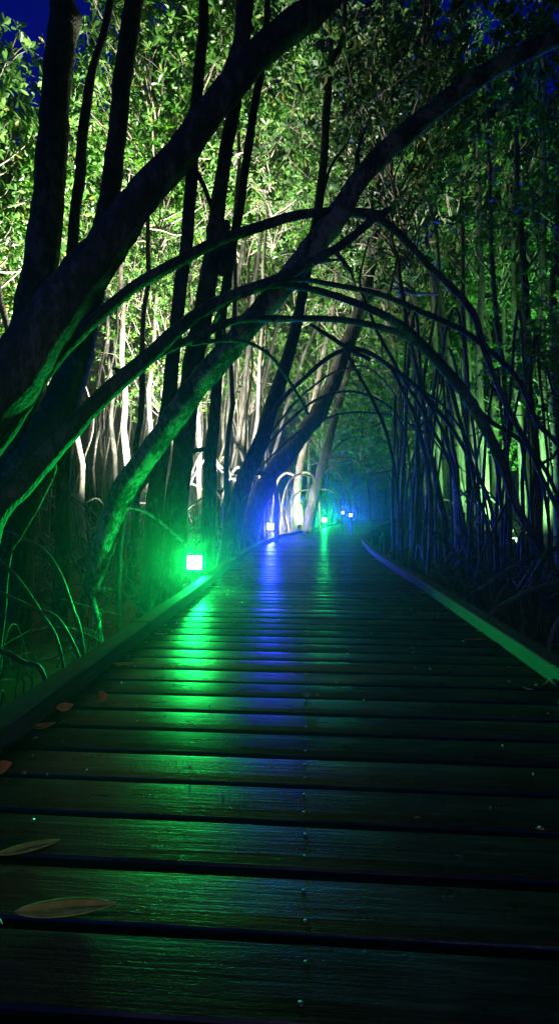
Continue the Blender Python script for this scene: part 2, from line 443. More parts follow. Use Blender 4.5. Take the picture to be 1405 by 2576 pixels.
LAMPS = [
 ((-.865, 4.66, .222), (-.1, -1, .04), GREEN, 2300, 'green floodlight nearest the camera, close outside the left edge rail'),
 ((-.235, 11.2, .325), (.12, -1, .10), BLUE, 8000, 'large blue floodlight beyond the nearest green one, where the left rail bends'),
 ((1.83, 18.6, .29), (-.08, -1, .08), GREEN, 3800, 'small green floodlight at the foot of the brightly lit leaning trunk'),
 ((4.14, 26.5, .36), (.3, -1, .05), BLUE, 3200, 'tiny blue floodlight farthest right, just above the far bend of the deck'),
 ((4.68, 34.0, .43), (-.2, -1, .05), BLUE, 3200, 'tiniest and farthest blue floodlight, a dot up and left of its blue neighbour'),
]
for l in LAMPS: floodlight(*l)

floodlight((.75, -2.3, .42), (-.2, 1, -.22), (1, .93, .55), 190, 'unseen dim warm floodlight added behind the viewer to light the fallen leaves')  # added fill lamp out of view, brightens the fallen leaves
def spot(parent_label, loc, target, watts, ang, col, blend=1.0, size=.12):
    """unseen floodlight with a spot light in its lens"""
    loc = Vector(loc); target = Vector(target); d = (target - loc).normalized()
    t = floodlight(loc, d, col, 60, parent_label, .2, .16, group=None)
    ld = bpy.data.lights.new('floodlight_lamp', 'SPOT'); ld.energy = watts; ld.spot_size = math.radians(ang); ld.spot_blend = blend
    ld.color = col; ld.shadow_soft_size = size
    lo = bpy.data.objects.new('floodlight_lamp', ld); COL.objects.link(lo); lo.parent = t
    lo.location = loc + d * .04 - Vector(t.location); lo.rotation_mode = 'QUATERNION'; lo.rotation_quaternion = d.to_track_quat('-Z', 'Y')
    return t
WHITE = (1.0, 1.0, .84)
spot('white floodlight hidden behind the upright dark trunks, aimed up into the leaves', (-2.05, 8.8, .1), (-3.0, 10.6, 7.2), 29000, 118, WHITE)
spot('white floodlight hidden behind the dark leaning trunk past the blue lamp', (-.62, 12.6, .15), (.9, 17.0, 1.7), 2500, 96, (1, .97, .86))
spot('unseen green floodlight added behind the foot of the white edged leaning trunk', (.72, 15.1, .15), (2.6, 20, 4.8), 3000, 110, (.35, 1, .3))  # added lamp, throws green light on the far foliage
spot('unseen white floodlight added behind the leftmost lit trunks, tilted steeply upwards', (-1.35, 14.2, .2), (-1.0, 17.0, 8.5), 21000, 104, WHITE)  # added lamp, extra light for the centre canopy
spot('unseen green floodlight added in the roots beyond the right edge rail', (4.3, 8.4, .1), (5.9, 12.0, 6.4), 6500, 116, (.3, 1, .3))  # added lamp, lifts the canopy on the right

# ------------------------------------------------------------------ foreground trees
def PX(lst):
    return [P(x, y, Y) for x, y, w, Y in lst], [max(.004, w / 2 / F * Y) for x, y, w, Y in lst]
def near_tree(name, label, parts, cat='tree', group=None, mat=None, knob=.09, wob=.009, ws=1.0):
    """parts: list of (part_name, [(px, py, width_px, depth)...], sides)"""
    pts, _r = PX(parts[0][1])
    b = min(pts, key=lambda p: p.z); base = Vector((b.x, b.y, min(b.z, ground_z(b.x, b.y))))
    t = empty(name, base, label=label, cat=cat, group=group)
    for i, (pn, lst, *o) in enumerate(parts):
        pts, rad = PX(lst)
        rad = [q * ws for q in rad]
        g = Geo(); tube(g, pts, rad, o[0] if o else 12, 7, wob, knob, hash((lst[0][0], lst[-1][1])) % 1000)
        q_ = random.Random(i * 31 + len(name) + int(lst[0][0]))
        if pn in ('limb', 'prop_root') and len(lst) > 5:
            cp, cr = catmull(pts, rad, 6)
            for _ in range(q_.randint(2, 5)):
                k_ = q_.randrange(len(cp) // 5, len(cp) - 3); a = cp[k_]; rr_ = cr[k_]; dn = Vector((q_.uniform(-.6, .6), q_.uniform(-.4, .4), q_.uniform(-1, .5))); dn.normalize(); ln = q_.uniform(.03, .5) if q_.random() < .6 else .03
                tube(g, [a, a + dn * (rr_ + ln * .5) + Vector((q_.uniform(-.04, .04), 0, 0)), a + dn * (rr_ + ln)], [rr_ * .6, rr_ * .35, rr_ * .15], 6, 3, 0, .1, _)
        g.shift(base); g.build(pn, mat or M_BARK, t)
    return t
def G(x, y_, w, Y):            # ground contact under pixel x at depth Y
    X = (x - CX) / F * Y
    return (x, CY + (H - ground_z(X, Y) + .05) * F / Y, w, Y)

NEAR = []
NEAR.append(near_tree('mangrove_tree', 'thickest dark trunk leaning diagonally from the left edge to the top centre', [
 ('trunk', [G(-520, 0, 210, 2.35), (-330, 1330, 195, 2.4), (-150, 1160, 180, 2.45), (0, 985, 165, 2.5), (120, 815, 135, 2.55), (235, 655, 112, 2.65), (345, 515, 88, 2.75), (465, 375, 80, 2.9), (555, 250, 74, 3.0), (640, 145, 74, 3.1), (740, 60, 76, 3.2), (830, -15, 68, 3.3), (960, -160, 60, 3.5), (1050, -420, 46, 3.7), (1080, -700, 24, 3.8)], 16),
 ('limb', [(560, 250, 50, 3.02), (600, 130, 46, 3.05), (612, 60, 42, 3.05), (618, 0, 40, 3.05), (622, -90, 36, 3.1), (610, -300, 30, 3.2), (640, -520, 20, 3.3)], 12),
 ('limb', [(-240, 1260, 60, 2.4), (-130, 1330, 56, 2.35), (-60, 1480, 48, 2.3), G(-20, 0, 40, 2.28)], 10)], ws=.9))
NEAR.append(near_tree('mangrove_tree', 'thick upright dark trunk nearest the left edge with a bump near the top', [
 ('trunk', [G(10, 0, 130, 4.9), (40, 1150, 112, 4.9), (55, 960, 102, 4.9), (78, 830, 92, 4.9), (110, 620, 78, 4.9), (128, 420, 72, 4.9), (143, 230, 66, 4.9), (155, 90, 68, 4.9), (166, 45, 72, 4.9), (156, 10, 58, 4.9), (158, -150, 52, 4.9), (150, -420, 40, 4.9), (165, -700, 22, 4.9)], 14)]))
NEAR.append(near_tree('mangrove_tree', 'slender wavy dark trunk between the two thick trunks at upper left', [
 ('trunk', [G(150, 0, 40, 5.0), (165, 1100, 34, 5.0), (172, 900, 30, 5.0), (180, 700, 24, 5.0), (188, 560, 25, 5.0), (200, 420, 26, 5.0), (214, 290, 24, 5.0), (238, 170, 19, 5.0), (262, 80, 18, 5.0), (276, 0, 17, 5.0), (290, -160, 15, 5.0), (300, -420, 9, 5.0)], 10)]))
NEAR.append(near_tree('mangrove_tree', 'dark straight trunk rising behind the big diagonal one, faintly green at its foot', [
 ('trunk', [G(-10, 0, 130, 4.72), (40, 1260, 110, 4.72), (95, 1150, 96, 4.72), (148, 1030, 88, 4.72), (195, 890, 72, 4.72), (232, 760, 58, 4.72), (258, 590, 52, 4.72), (282, 440, 47, 4.72), (302, 280, 44, 4.72), (318, 130, 45, 4.72), (336, 0, 46, 4.72), (345, -170, 40, 4.72), (352, -450, 30, 4.72), (370, -700, 16, 4.72)], 14)]))
NEAR.append(near_tree('mangrove_tree', 'upright dark trunk passing behind the diagonal trunk left of the green lamp', [
 ('trunk', [G(372, 0, 62, 4.95), (395, 1240, 44, 4.95), (420, 1020, 38, 4.95), (442, 850, 34, 4.95), (463, 650, 33, 4.95), (480, 450, 31, 4.95), (494, 260, 29, 4.95), (506, 110, 27, 4.95), (512, 0, 25, 4.95), (520, -200, 20, 4.95), (515, -450, 12, 4.95)], 12),
 ('limb', [(484, 420, 14, 4.95), (505, 455, 13, 4.98), (525, 505, 12, 5.05), (536, 545, 11, 5.1)], 8),
 ('prop_root', [(405, 1170, 18, 4.9), (350, 1230, 14, 4.7), (310, 1330, 12, 4.6), G(296, 0, 10, 4.55)], 8)]))
NEAR.append(near_tree('mangrove_tree', 'broad dark trunk standing straight up above the green lamp', [
 ('trunk', [G(425, 0, 66, 5.25), (448, 1230, 56, 5.2), (472, 1030, 52, 5.2), (498, 860, 54, 5.2), (523, 700, 46, 5.2), (545, 560, 42, 5.2), (560, 440, 34, 5.2), (578, 320, 34, 5.2), (592, 230, 32, 5.2), (605, 80, 30, 5.2), (612, -100, 26, 5.2), (600, -350, 16, 5.2)], 12),
 ('limb', [(556, 690, 18, 5.2), (570, 560, 20, 5.25), (540, 640, 14, 5.2)], 8)]))
NEAR.append(near_tree('mangrove_tree', 'narrower dark trunk just right of the broad one above the green lamp', [
 ('trunk', [G(515, 0, 46, 5.35), (528, 1230, 34, 5.35), (540, 1020, 28, 5.35), (552, 860, 26, 5.35), (570, 720, 24, 5.35), (590, 580, 24, 5.35), (612, 450, 22, 5.35), (632, 330, 21, 5.35), (648, 230, 21, 5.35), (662, 110, 18, 5.35), (672, 0, 16, 5.35), (680, -200, 12, 5.4)], 10),
 ('prop_root', [(535, 1130, 13, 5.3), (480, 1140, 11, 5.2), (440, 1200, 9, 5.1), G(425, 0, 8, 5.0)], 7)]))
NEAR.append(near_tree('mangrove_tree', 'long bowed dark trunk between the green and the large blue lamp, bent at its top', [
 ('trunk', [G(556, 0, 50, 6.6), (604, 1240, 46, 6.6), (650, 1130, 40, 6.6), (688, 1010, 36, 6.5), (722, 900, 32, 6.4), (752, 780, 28, 6.3), (775, 660, 26, 6.3), (796, 540, 24, 6.3), (812, 410, 22, 6.3), (822, 280, 22, 6.3), (828, 170, 21, 6.3), (852, 120, 17, 6.3), (864, 60, 14, 6.3), (866, 0, 13, 6.3), (868, -160, 11, 6.3)], 10),
 ('limb', [(855, 118, 10, 6.3), (885, 45, 8, 6.3), (930, 10, 6, 6.2), (960, -20, 5, 6.2)], 7),
 ('limb', [(800, 530, 9, 6.3), (830, 420, 8, 6.4), (880, 350, 6, 6.5)], 7)]))
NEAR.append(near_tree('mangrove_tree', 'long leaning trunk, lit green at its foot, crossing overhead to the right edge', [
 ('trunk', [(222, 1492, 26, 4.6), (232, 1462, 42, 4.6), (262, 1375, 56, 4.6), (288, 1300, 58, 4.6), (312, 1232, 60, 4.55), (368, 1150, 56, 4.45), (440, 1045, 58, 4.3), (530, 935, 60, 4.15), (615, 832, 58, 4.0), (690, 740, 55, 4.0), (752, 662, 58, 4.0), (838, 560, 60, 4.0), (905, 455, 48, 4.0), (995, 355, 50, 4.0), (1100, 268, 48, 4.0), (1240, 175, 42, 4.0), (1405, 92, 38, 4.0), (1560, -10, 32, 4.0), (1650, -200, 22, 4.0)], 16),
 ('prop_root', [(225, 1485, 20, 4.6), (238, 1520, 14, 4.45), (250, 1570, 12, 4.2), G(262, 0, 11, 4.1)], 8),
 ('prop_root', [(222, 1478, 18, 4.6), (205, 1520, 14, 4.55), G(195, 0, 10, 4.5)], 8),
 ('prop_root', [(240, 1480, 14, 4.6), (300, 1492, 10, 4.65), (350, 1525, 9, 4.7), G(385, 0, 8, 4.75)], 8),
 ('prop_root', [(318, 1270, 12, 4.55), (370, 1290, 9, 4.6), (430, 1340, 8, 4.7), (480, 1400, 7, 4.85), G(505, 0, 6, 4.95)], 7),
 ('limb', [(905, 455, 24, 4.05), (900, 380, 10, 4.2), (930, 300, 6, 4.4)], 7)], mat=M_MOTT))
# arch pair from the joint at upper right of centre
arch = near_tree('arching_mangrove', 'topmost arch over the path, two dark limbs meeting in a knuckle with a broken stub', [
 ('limb', [G(-190, 0, 46, 2.7), (-110, 1290, 42, 2.75), (0, 1120, 42, 2.85), (110, 945, 40, 2.95), (240, 800, 37, 3.1), (400, 688, 36, 3.3), (560, 602, 33, 3.6), (690, 553, 31, 3.8), (800, 536, 28, 3.9), (890, 538, 28, 4.0), (950, 548, 34, 4.05)], 12),
 ('limb', [G(-110, 0, 110, 2.55), (-40, 1360, 96, 2.6), (60, 1215, 82, 2.7), (160, 1105, 62, 2.85), (270, 985, 54, 3.0), (380, 890, 48, 3.2), (480, 805, 42, 3.4), (600, 740, 38, 3.6), (720, 690, 33, 3.8), (825, 635, 29, 3.9), (895, 590, 26, 4.0), (945, 552, 26, 4.05)], 12),
 ('stub', [(950, 550, 32, 4.05), (968, 532, 24, 4.05), (985, 520, 15, 4.05)], 9),
 ('prop_root', [(945, 545, 26, 4.05), (1000, 590, 22, 4.1), (1070, 655, 21, 4.15), (1150, 735, 22, 4.2), (1195, 800, 23, 4.25), (1215, 880, 20, 4.3), (1240, 955, 18, 4.3), (1300, 1070, 16, 4.35), (1360, 1190, 15, 4.4), (1410, 1330, 14, 4.45), G(1440, 0, 13, 4.5)], 10),
 ('prop_root', [(75, 1190, 26, 2.75), (140, 1170, 17, 2.85), (110, 1250, 13, 2.9), (50, 1350, 12, 2.95), (20, 1430, 11, 3.0), G(-15, 0, 10, 3.0)], 8),
 ], cat='tree', mat=M_BARK, knob=.08, wob=.008, ws=.76)
arch2 = near_tree('arching_mangrove', 'broad middle arch whose right leg lands on a fan of roots beyond the right rail', [
 ('limb', [(600, 742, 20, 3.62), (660, 718, 20, 3.8), (760, 724, 21, 3.9), (880, 757, 23, 3.95), (980, 802, 26, 4.0), (1060, 862, 31, 4.05), (1140, 960, 36, 4.1), (1200, 1045, 35, 4.1), (1258, 1155, 31, 4.15), (1308, 1285, 25, 4.2), (1365, 1395, 24, 4.2)], 12),
 ('limb', [(640, 722, 14, 3.8), (760, 706, 15, 3.95), (860, 720, 17, 4.0), (960, 742, 18, 4.1), (1070, 785, 18, 4.2), (1180, 845, 18, 4.3), (1255, 905, 17, 4.3), (1305, 965, 17, 4.3), (1350, 1060, 16, 4.35), (1420, 1150, 15, 4.4), (1500, 1400, 14, 4.5), G(1530, 0, 12, 4.5)], 9),
 ('limb', [(330, 945, 30, 3.15), (400, 888, 29, 3.3), (490, 850, 27, 3.5), (600, 808, 25, 3.75), (720, 800, 21, 3.9), (880, 806, 20, 4.0), (990, 835, 22, 4.05), (1070, 880, 24, 4.07)], 10),
 ('limb', [(480, 866, 14, 3.48), (560, 856, 14, 3.7), (625, 862, 13, 3.8), (680, 895, 12, 3.9), (730, 965, 11, 4.0), (775, 1045, 10, 4.1)], 8),
 ('prop_root', [(1365, 1392, 20, 4.2), (1300, 1420, 12, 4.15), (1200, 1490, 10, 4.1), (1120, 1560, 9, 4.0), G(1085, 0, 8, 3.95)], 8),
 ('prop_root', [(1365, 1392, 20, 4.2), (1420, 1375, 14, 4.2), (1480, 1400, 12, 4.2), G(1540, 0, 10, 4.2)], 8),
 ('prop_root', [(1362, 1398, 16, 4.2), (1340, 1460, 9, 4.3), (1310, 1560, 8, 4.35), G(1300, 0, 7, 4.4)], 7),
 ('prop_root', [(1170, 1000, 18, 4.12), (1230, 1060, 15, 4.3), (1310, 1110, 14, 4.5), (1380, 1200, 13, 4.7), (1430, 1350, 11, 4.8), G(1450, 0, 10, 4.9)], 8),
 ('prop_root', [(1120, 935, 16, 4.1), (1160, 1080, 12, 4.3), (1200, 1240, 11, 4.4), (1225, 1330, 10, 4.5), G(1235, 0, 9, 4.5)], 8),
 ('prop_root', [(1290, 1230, 12, 4.2), (1240, 1330, 9, 4.3), (1200, 1440, 8, 4.3), G(1160, 0, 7, 4.3)], 7),
 ], cat='tree', mat=M_BARK, knob=.08, wob=.008, ws=.76)
near_tree('arching_mangrove', 'thin inner arch crossing under the broad one, bending down right of the path', [
 ('limb', [G(560, 0, 14, 6.4), (600, 1230, 14, 6.3), (640, 1110, 14, 6.2), (700, 1020, 14, 6.1), (780, 935, 14, 6.0), (850, 885, 15, 5.9), (910, 882, 15, 5.8), (980, 925, 15, 5.8), (1060, 985, 14, 5.8), (1140, 1085, 14, 5.9), (1200, 1200, 13, 6.0), (1240, 1300, 12, 6.1), G(1265, 0, 11, 6.1)], 9),
 ('limb', [(780, 815, 12, 5.6), (830, 845, 14, 5.7), (880, 880, 15, 5.8), (930, 905, 13, 5.8)], 8),
 ('prop_root', [(865, 870, 12, 5.75), (900, 940, 12, 5.7), (940, 1020, 12, 5.6), (975, 1110, 11, 5.6), (1000, 1230, 9, 5.7), G(1015, 0, 8, 5.7)], 8),
 ('prop_root', [(985, 930, 12, 5.8), (1040, 1040, 13, 5.7), (1070, 1150, 14, 5.6), (1082, 1280, 15, 5.5), (1078, 1400, 14, 5.4), G(1075, 0, 12, 5.4)], 8),
 ('prop_root', [(1060, 985, 10, 5.8), (1125, 1120, 10, 5.7), (1150, 1230, 9, 5.7), (1170, 1330, 8, 5.7), G(1180, 0, 8, 5.7)], 7)], cat='tree', knob=.07, ws=.75)
near_tree('arching_mangrove', 'low thin double arch above the small green lamp', [
 ('limb', [G(585, 0, 11, 8.2), (630, 1200, 11, 8.2), (700, 1085, 11, 8.2), (790, 1010, 11, 8.2), (880, 985, 10, 8.2), (960, 1010, 10, 8.2), (1010, 1070, 9, 8.2), (1030, 1180, 8, 8.2), G(1040, 0, 7, 8.2)], 8),
 ('limb', [(650, 1180, 9, 8.2), (740, 1095, 9, 8.3), (840, 1045, 9, 8.4), (940, 1040, 9, 8.5), (1020, 1060, 9, 8.5), (1100, 1120, 8, 8.6), (1150, 1240, 7, 8.7), G(1165, 0, 6, 8.7)], 7),
 ('limb', [(600, 1250, 10, 8.2), (680, 1090, 9, 8.3), (800, 960, 9, 8.5), (880, 925, 8, 8.6), (930, 930, 7, 8.7), (1000, 1000, 7, 8.7), (1050, 1120, 6, 8.8), G(1075, 0, 6, 8.8)], 7)], cat='tree', knob=.07, ws=.62)
near_tree('arching_mangrove', 'tall dark bowed stems hanging down beyond the right rail', [
 ('limb', [G(1180, 0, 13, 7.0), (1150, 1230, 13, 7.0), (1090, 1090, 14, 7.0), (1020, 960, 14, 7.0), (960, 860, 14, 7.0), (925, 780, 12, 7.0), (905, 700, 10, 7.0), (930, 600, 8, 7.1)], 8),
 ('prop_root', [(1020, 960, 10, 7.0), (1110, 1020, 10, 7.1), (1180, 1120, 9, 7.2), (1220, 1260, 9, 7.3), G(1240, 0, 8, 7.3)], 7),
 ('limb', [(1225, 960, 10, 5.2), (1265, 1010, 14, 5.2), (1330, 1130, 14, 5.2), (1370, 1260, 13, 5.2), G(1392, 0, 12, 5.2)], 8)], cat='tree', knob=.07, ws=.62)
near_tree('mangrove_tree', 'leaning trunk beyond the large blue lamp that forks high towards the right', [
 ('trunk', [G(602, 0, 48, 9.0), (660, 1230, 44, 9.0), (735, 1130, 40, 9.0), (795, 1045, 40, 9.0), (845, 940, 38, 9.0), (880, 850, 36, 9.0), (905, 780, 34, 9.0), (925, 700, 30, 9.1), (940, 620, 24, 9.2), (950, 480, 18, 9.4), (960, 320, 12, 9.5)], 12),
 ('limb', [(905, 780, 20, 9.0), (950, 735, 18, 9.0), (1005, 680, 17, 9.0), (1045, 620, 14, 9.0), (1072, 568, 13, 9.0), (1100, 500, 8, 9.1)], 9),
 ('prop_root', [(690, 1200, 16, 9.0), (640, 1190, 12, 8.8), (600, 1240, 10, 8.7), G(580, 0, 9, 8.6)], 7)], knob=.14)
near_tree('mangrove_tree', 'leaning trunk with a brightly lit white edge rising beside the small green lamp', [
 ('trunk', [G(762, 0, 54, 14.2), (785, 1270, 46, 14.2), (812, 1170, 36, 14.2), (835, 1075, 32, 14.2), (862, 980, 28, 14.2), (885, 880, 25, 14.2), (905, 780, 22, 14.2), (930, 640, 18, 14.2), (950, 500, 12, 14.2)], 12),
 ('prop_root', [(808, 1170, 11, 14.2), (850, 1120, 9, 14), (900, 1098, 8, 13.8), (960, 1120, 7, 13.6), (1010, 1190, 6, 13.5), G(1030, 0, 6, 13.5)], 7),
 ('prop_root', [(815, 1160, 10, 14.2), (860, 1150, 8, 14), (905, 1165, 7, 13.9), (925, 1230, 6, 13.8), G(935, 0, 5, 13.7)], 7),
 ('prop_root', [(805, 1200, 9, 14.2), (840, 1175, 8, 14), (865, 1220, 7, 13.9), (880, 1270, 6, 13.8), G(890, 0, 5, 13.7)], 7),
 ('prop_root', [(800, 1230, 9, 14.2), (835, 1235, 8, 14), (855, 1275, 7, 13.9), G(865, 0, 5, 13.8)], 7),
 ('prop_root', [(785, 1200, 9, 14.2), (745, 1195, 8, 14), (715, 1240, 7, 13.9), G(700, 0, 6, 13.8)], 7),
 ('prop_root', [(782, 1230, 9, 14.2), (750, 1240, 8, 14.4), (730, 1275, 7, 14.5), G(722, 0, 6, 14.5)], 7)], knob=.12, ws=.62)
near_tree('mangrove_tree', 'pale trunk glowing white behind the roots above the large blue lamp', [
 ('trunk', [G(730, 0, 34, 15.5), (745, 1235, 26, 15.5), (768, 1110, 22, 15.5), (792, 1000, 20, 15.5), (812, 900, 18, 15.5), (835, 800, 16, 15.5), (850, 640, 13, 15.5), (860, 500, 9, 15.5)], 10),
 ('prop_root', [(750, 1200, 10, 15.5), (715, 1190, 8, 15.3), (690, 1240, 7, 15.2), G(680, 0, 6, 15.1)], 7),
 ('prop_root', [(752, 1190, 9, 15.5), (780, 1190, 8, 15.3), (800, 1240, 6, 15.2), G(808, 0, 5, 15.1)], 7)], mat=M_PALE, knob=.12, ws=.8)
q = random.Random(44)
for lab, x0, x1, Y0 in (('spray of thin arching stems fanning down beyond the bend of the right rail', 985, 1120, 8.5), ('spray of thin crossing stems in front of the dim trunks near the right edge', 1150, 1330, 6.2), ('fine crossing stems springing up left of the small green lamp', 600, 700, 10.8)):
    pr = []
    for k in range(9):
        Y = Y0 + q.uniform(-.8, 1.2); a = q.uniform(x0, x1); sg = q.choice((-1, 1, 1)) if x0 > 800 else q.choice((-1, -.7)); b = a + sg * q.uniform(60, 190); tp = q.uniform(760, 1080) if x0 > 800 else q.uniform(1080, 1200)
        lo_ = 1000 if x0 > 800 else 0
        b = max(b, lo_); w = q.uniform(6, 10)
        pr.append(('limb' if k == 0 else 'prop_root', [G(a, 0, w, Y), (a + (b - a) * .08, CY - 60, w, Y), (a + (b - a) * .35, tp + 70, w * .9, Y), (a + (b - a) * .62, tp + 30, w * .8, Y), (b, CY - 20, w * .6, Y), G(b + (b - a) * .1, 0, w * .5, Y)], 6))
    near_tree('arching_mangrove', lab, pr, cat='tree', knob=.1)
# loose aerial roots in the left foreground
def lone_root(label, lst, w2=None):
    t = near_tree('aerial_root', label, [('stem', lst, 8)] + ([('stem', w2, 8)] if w2 else []), cat='root', mat=M_ROOT, knob=.1, wob=.006)
lone_root('thin root arching from the left edge to the near rail, its top lit green', [(-60, 1490, 12, 3.0), (0, 1490, 11, 2.95), (80, 1525, 10, 2.85), (160, 1575, 9, 2.8), G(262, 0, 8, 2.72)])
lone_root('curved root bending steeply down at lower left, below the green edged arch leg', [(-20, 1330, 14, 3.3), (50, 1350, 13, 3.25), (110, 1385, 12, 3.2), (155, 1450, 11, 3.15), (185, 1535, 10, 3.1), (203, 1600, 9, 3.05), G(222, 0, 8, 3.0)])
lone_root('short root slanting down in the dark at the bottom left corner', [(-20, 1395, 9, 2.9), (40, 1450, 9, 2.85), (105, 1540, 9, 2.8), (150, 1620, 8, 2.75), G(185, 0, 7, 2.7)])
lone_root('low dark root creeping in from the left edge beneath the other roots', [(-80, 1640, 14, 2.5), (0, 1635, 13, 2.45), (60, 1665, 12, 2.4), (110, 1700, 11, 2.35), G(150, 0, 9, 2.3)])
lone_root('pair of long low roots arching at the right edge beyond the rail', [(1500, 1430, 14, 3.4), (1405, 1462, 12, 3.4), (1300, 1500, 11, 3.4), (1220, 1560, 10, 3.4), G(1180, 0, 9, 3.4)],
          [(1560, 1560, 12, 3.1), (1450, 1550, 11, 3.1), (1390, 1590, 10, 3.1), G(1350, 0, 9, 3.1)])

# ------------------------------------------------------------------ crowns
def leaves_mesh(name, C, A, U, Ls, hi, mat):
    """C centres(n,3) leaf bases; A axis dir; U up normal; Ls lengths"""
    n = len(C); S = np.cross(A, U); S /= np.linalg.norm(S, axis=1)[:, None] + 1e-9
    U = np.cross(S, A); L = Ls[:, None]; W = L * npr.uniform(.19, .25, (n, 1))
    fold = npr.uniform(.05, .35, (n, 1)) * W; droop = npr.uniform(-.02, .22, (n, 1)) * L
    base = C; tip = C + A * L - U * droop
    if hi:
        r1 = C + A * L * .33 + S * W * .75 + U * (fold * .7 - droop * .1); l1 = C + A * L * .33 - S * W * .75 + U * (fold * .7 - droop * .1)
        r2 = C + A * L * .68 + S * W * .98 + U * (fold - droop * .45); l2 = C + A * L * .68 - S * W * .98 + U * (fold - droop * .45)
        V = np.stack([base, r1, r2, tip, l2, l1], 1).reshape(-1, 3); b = np.arange(n)[:, None] * 6
        Fq = np.concatenate([b + np.array([[0, 1, 2, 3]]), b + np.array([[0, 3, 4, 5]])], 0)
    else:
        r = C + A * L * .58 + S * W * 1.05 + U * fold; l = C + A * L * .58 - S * W * 1.05 + U * fold
        V = np.stack([base, r, tip, l], 1).reshape(-1, 3); b = np.arange(n)[:, None] * 4
        Fq = np.concatenate([b + np.array([[0, 1, 2]]), b + np.array([[0, 2, 3]])], 0)
    return mesh(name, V, Fq, mat, False)

def gen_crown(R_, HH, nclump, nros, nleaf, Lf, hi, mat, seed, twig_mat=None, spread=.38, twig=.012):
    rs = np.random.RandomState(seed)
    # clumps in a lumpy ellipsoid
    d = rs.normal(size=(nclump, 3)); d /= np.linalg.norm(d, axis=1)[:, None]
    lump = 1 + .28 * np.sin(d[:, 0] * 3 + seed) * np.cos(d[:, 1] * 4 + seed * 2) + .15 * np.sin(d[:, 2] * 7)
    rad = rs.uniform(.25, 1, nclump) ** .55
    cc = d * (rad * lump)[:, None] * np.array([R_, R_, HH])
    ros = cc[:, None, :] + rs.normal(size=(nclump, nros, 3)) * np.array([spread, spread, spread * .6])
    ros = ros.reshape(-1, 3); m = len(ros)
    ax_ = rs.normal(size=(m, 3)) * .55 + np.array([0, 0, .9]) + ros / max(R_, HH) * .5
    ax_ /= np.linalg.norm(ax_, axis=1)[:, None]
    t1 = np.cross(ax_, np.array([.3, .2, .93])); t1 /= np.linalg.norm(t1, axis=1)[:, None]; t2 = np.cross(ax_, t1)
    k = np.arange(nleaf); ang = (k * 2.4)[None, :] + rs.uniform(0, 6.28, (m, 1)); lift = np.linspace(.05, 1.1, nleaf)[None, :] + rs.normal(size=(m, nleaf)) * .15
    A = (t1[:, None, :] * np.cos(ang)[..., None] + t2[:, None, :] * np.sin(ang)[..., None]) * np.cos(lift)[..., None] + ax_[:, None, :] * np.sin(lift)[..., None]
    A = A.reshape(-1, 3); A /= np.linalg.norm(A, axis=1)[:, None]
    C = (ros[:, None, :] - ax_[:, None, :] * np.linspace(.05, 0, nleaf)[None, :, None]).reshape(-1, 3)
    U = np.repeat(ax_, nleaf, 0) + rs.normal(size=C.shape) * .15
    Ls = Lf * rs.uniform(.6, 1.15, len(C))
    me = leaves_mesh('crown', C, A, U, Ls, hi, mat)
    g = Geo()
    for i in range(0, nclump, 2):
        c = Vector(cc[i]); s = Vector((0, 0, max(-HH * 1.05, c.z - 1.0 - abs(c.x) * .5))); mid = (s + c) / 2 + Vector(rs.normal(size=3) * .14) + Vector((0, 0, -.12))
        tube(g, [s, mid, c], [twig * 1.8, twig * 1.2, twig * .6], 4, 4, .03, 0, seed * 31 + i)
        for q in range(2 if not hi else 3):
            e = Vector(ros[i * nros + q % nros]); mm = (c + e) / 2 + Vector(rs.normal(size=3) * .07)
            tube(g, [mid.lerp(c, rs.uniform(.4, 1)), mm, e], [twig * .6, twig * .45, twig * .3], 4, 2, 0, 0, q)
    mb = mesh('branch', g.v, g.f, twig_mat or M_TWIG)
    return me, mb

CROWN_HI = [gen_crown(1.5, 2.1, 72, 9, 8, .15, True, M_LEAF, 20 + i, spread=.30) for i in range(4)]
CROWN_LO = [gen_crown(1.7, 2.4, 92, 9, 8, .125, False, M_LEAF, 40 + i) for i in range(4)]
CROWN_DK = [gen_crown(1.6, 2.2, 84, 9, 8, .15, False, M_LEAFD, 60 + i) for i in range(3)]

GAPS = [(45, 70), (225, 55), (1020, 30), (1370, 70), (815, 45), (1385, 320), (1150, 40)]
def open_sky(w, rad=1.35):
    if w.y < 1: return False
    px = CX + w.x / w.y * F; py = CY - (w.z - H) / w.y * F; rr_ = rad * F / w.y
    return any(math.hypot(px - a, py - b) < rr_ * .62 for a, b in GAPS)
# prop root variants (origin = trunk axis at ground level)
def root_me(seed, mat):
    R = random.Random(seed); g = Geo()
    h = R.uniform(.7, 1.6); rr = R.uniform(.6, 1.5); an = 0
    pts = [Vector((0, 0, h)), Vector((rr * .35, R.uniform(-.1, .1), h + R.uniform(-.05, .15))), Vector((rr * .75, R.uniform(-.15, .15), h * .6)), Vector((rr, R.uniform(-.1, .1), -.08))]
    r0 = R.uniform(.012, .024); tube(g, pts, [r0 * 1.2, r0, r0 * .8, r0 * .6], 6, 5, .015, .1, seed)
    if R.random() < .7:
        p = pts[1].lerp(pts[2], .5); q = Vector((p.x + R.uniform(-.1, .5), p.y + R.choice((-1, 1)) * R.uniform(.3, .7), -.08))
        tube(g, [p, (p + q) / 2 + Vector((0, 0, .28)), q], [r0 * .7, r0 * .6, r0 * .45], 6, 4, .01, .1, seed + 1)
    return mesh('prop_root', g.v, g.f, mat)
ROOTS = [root_me(s, M_ROOT) for s in range(8)]
ROOTS_P = [root_me(100 + s, M_PALE) for s in range(6)]

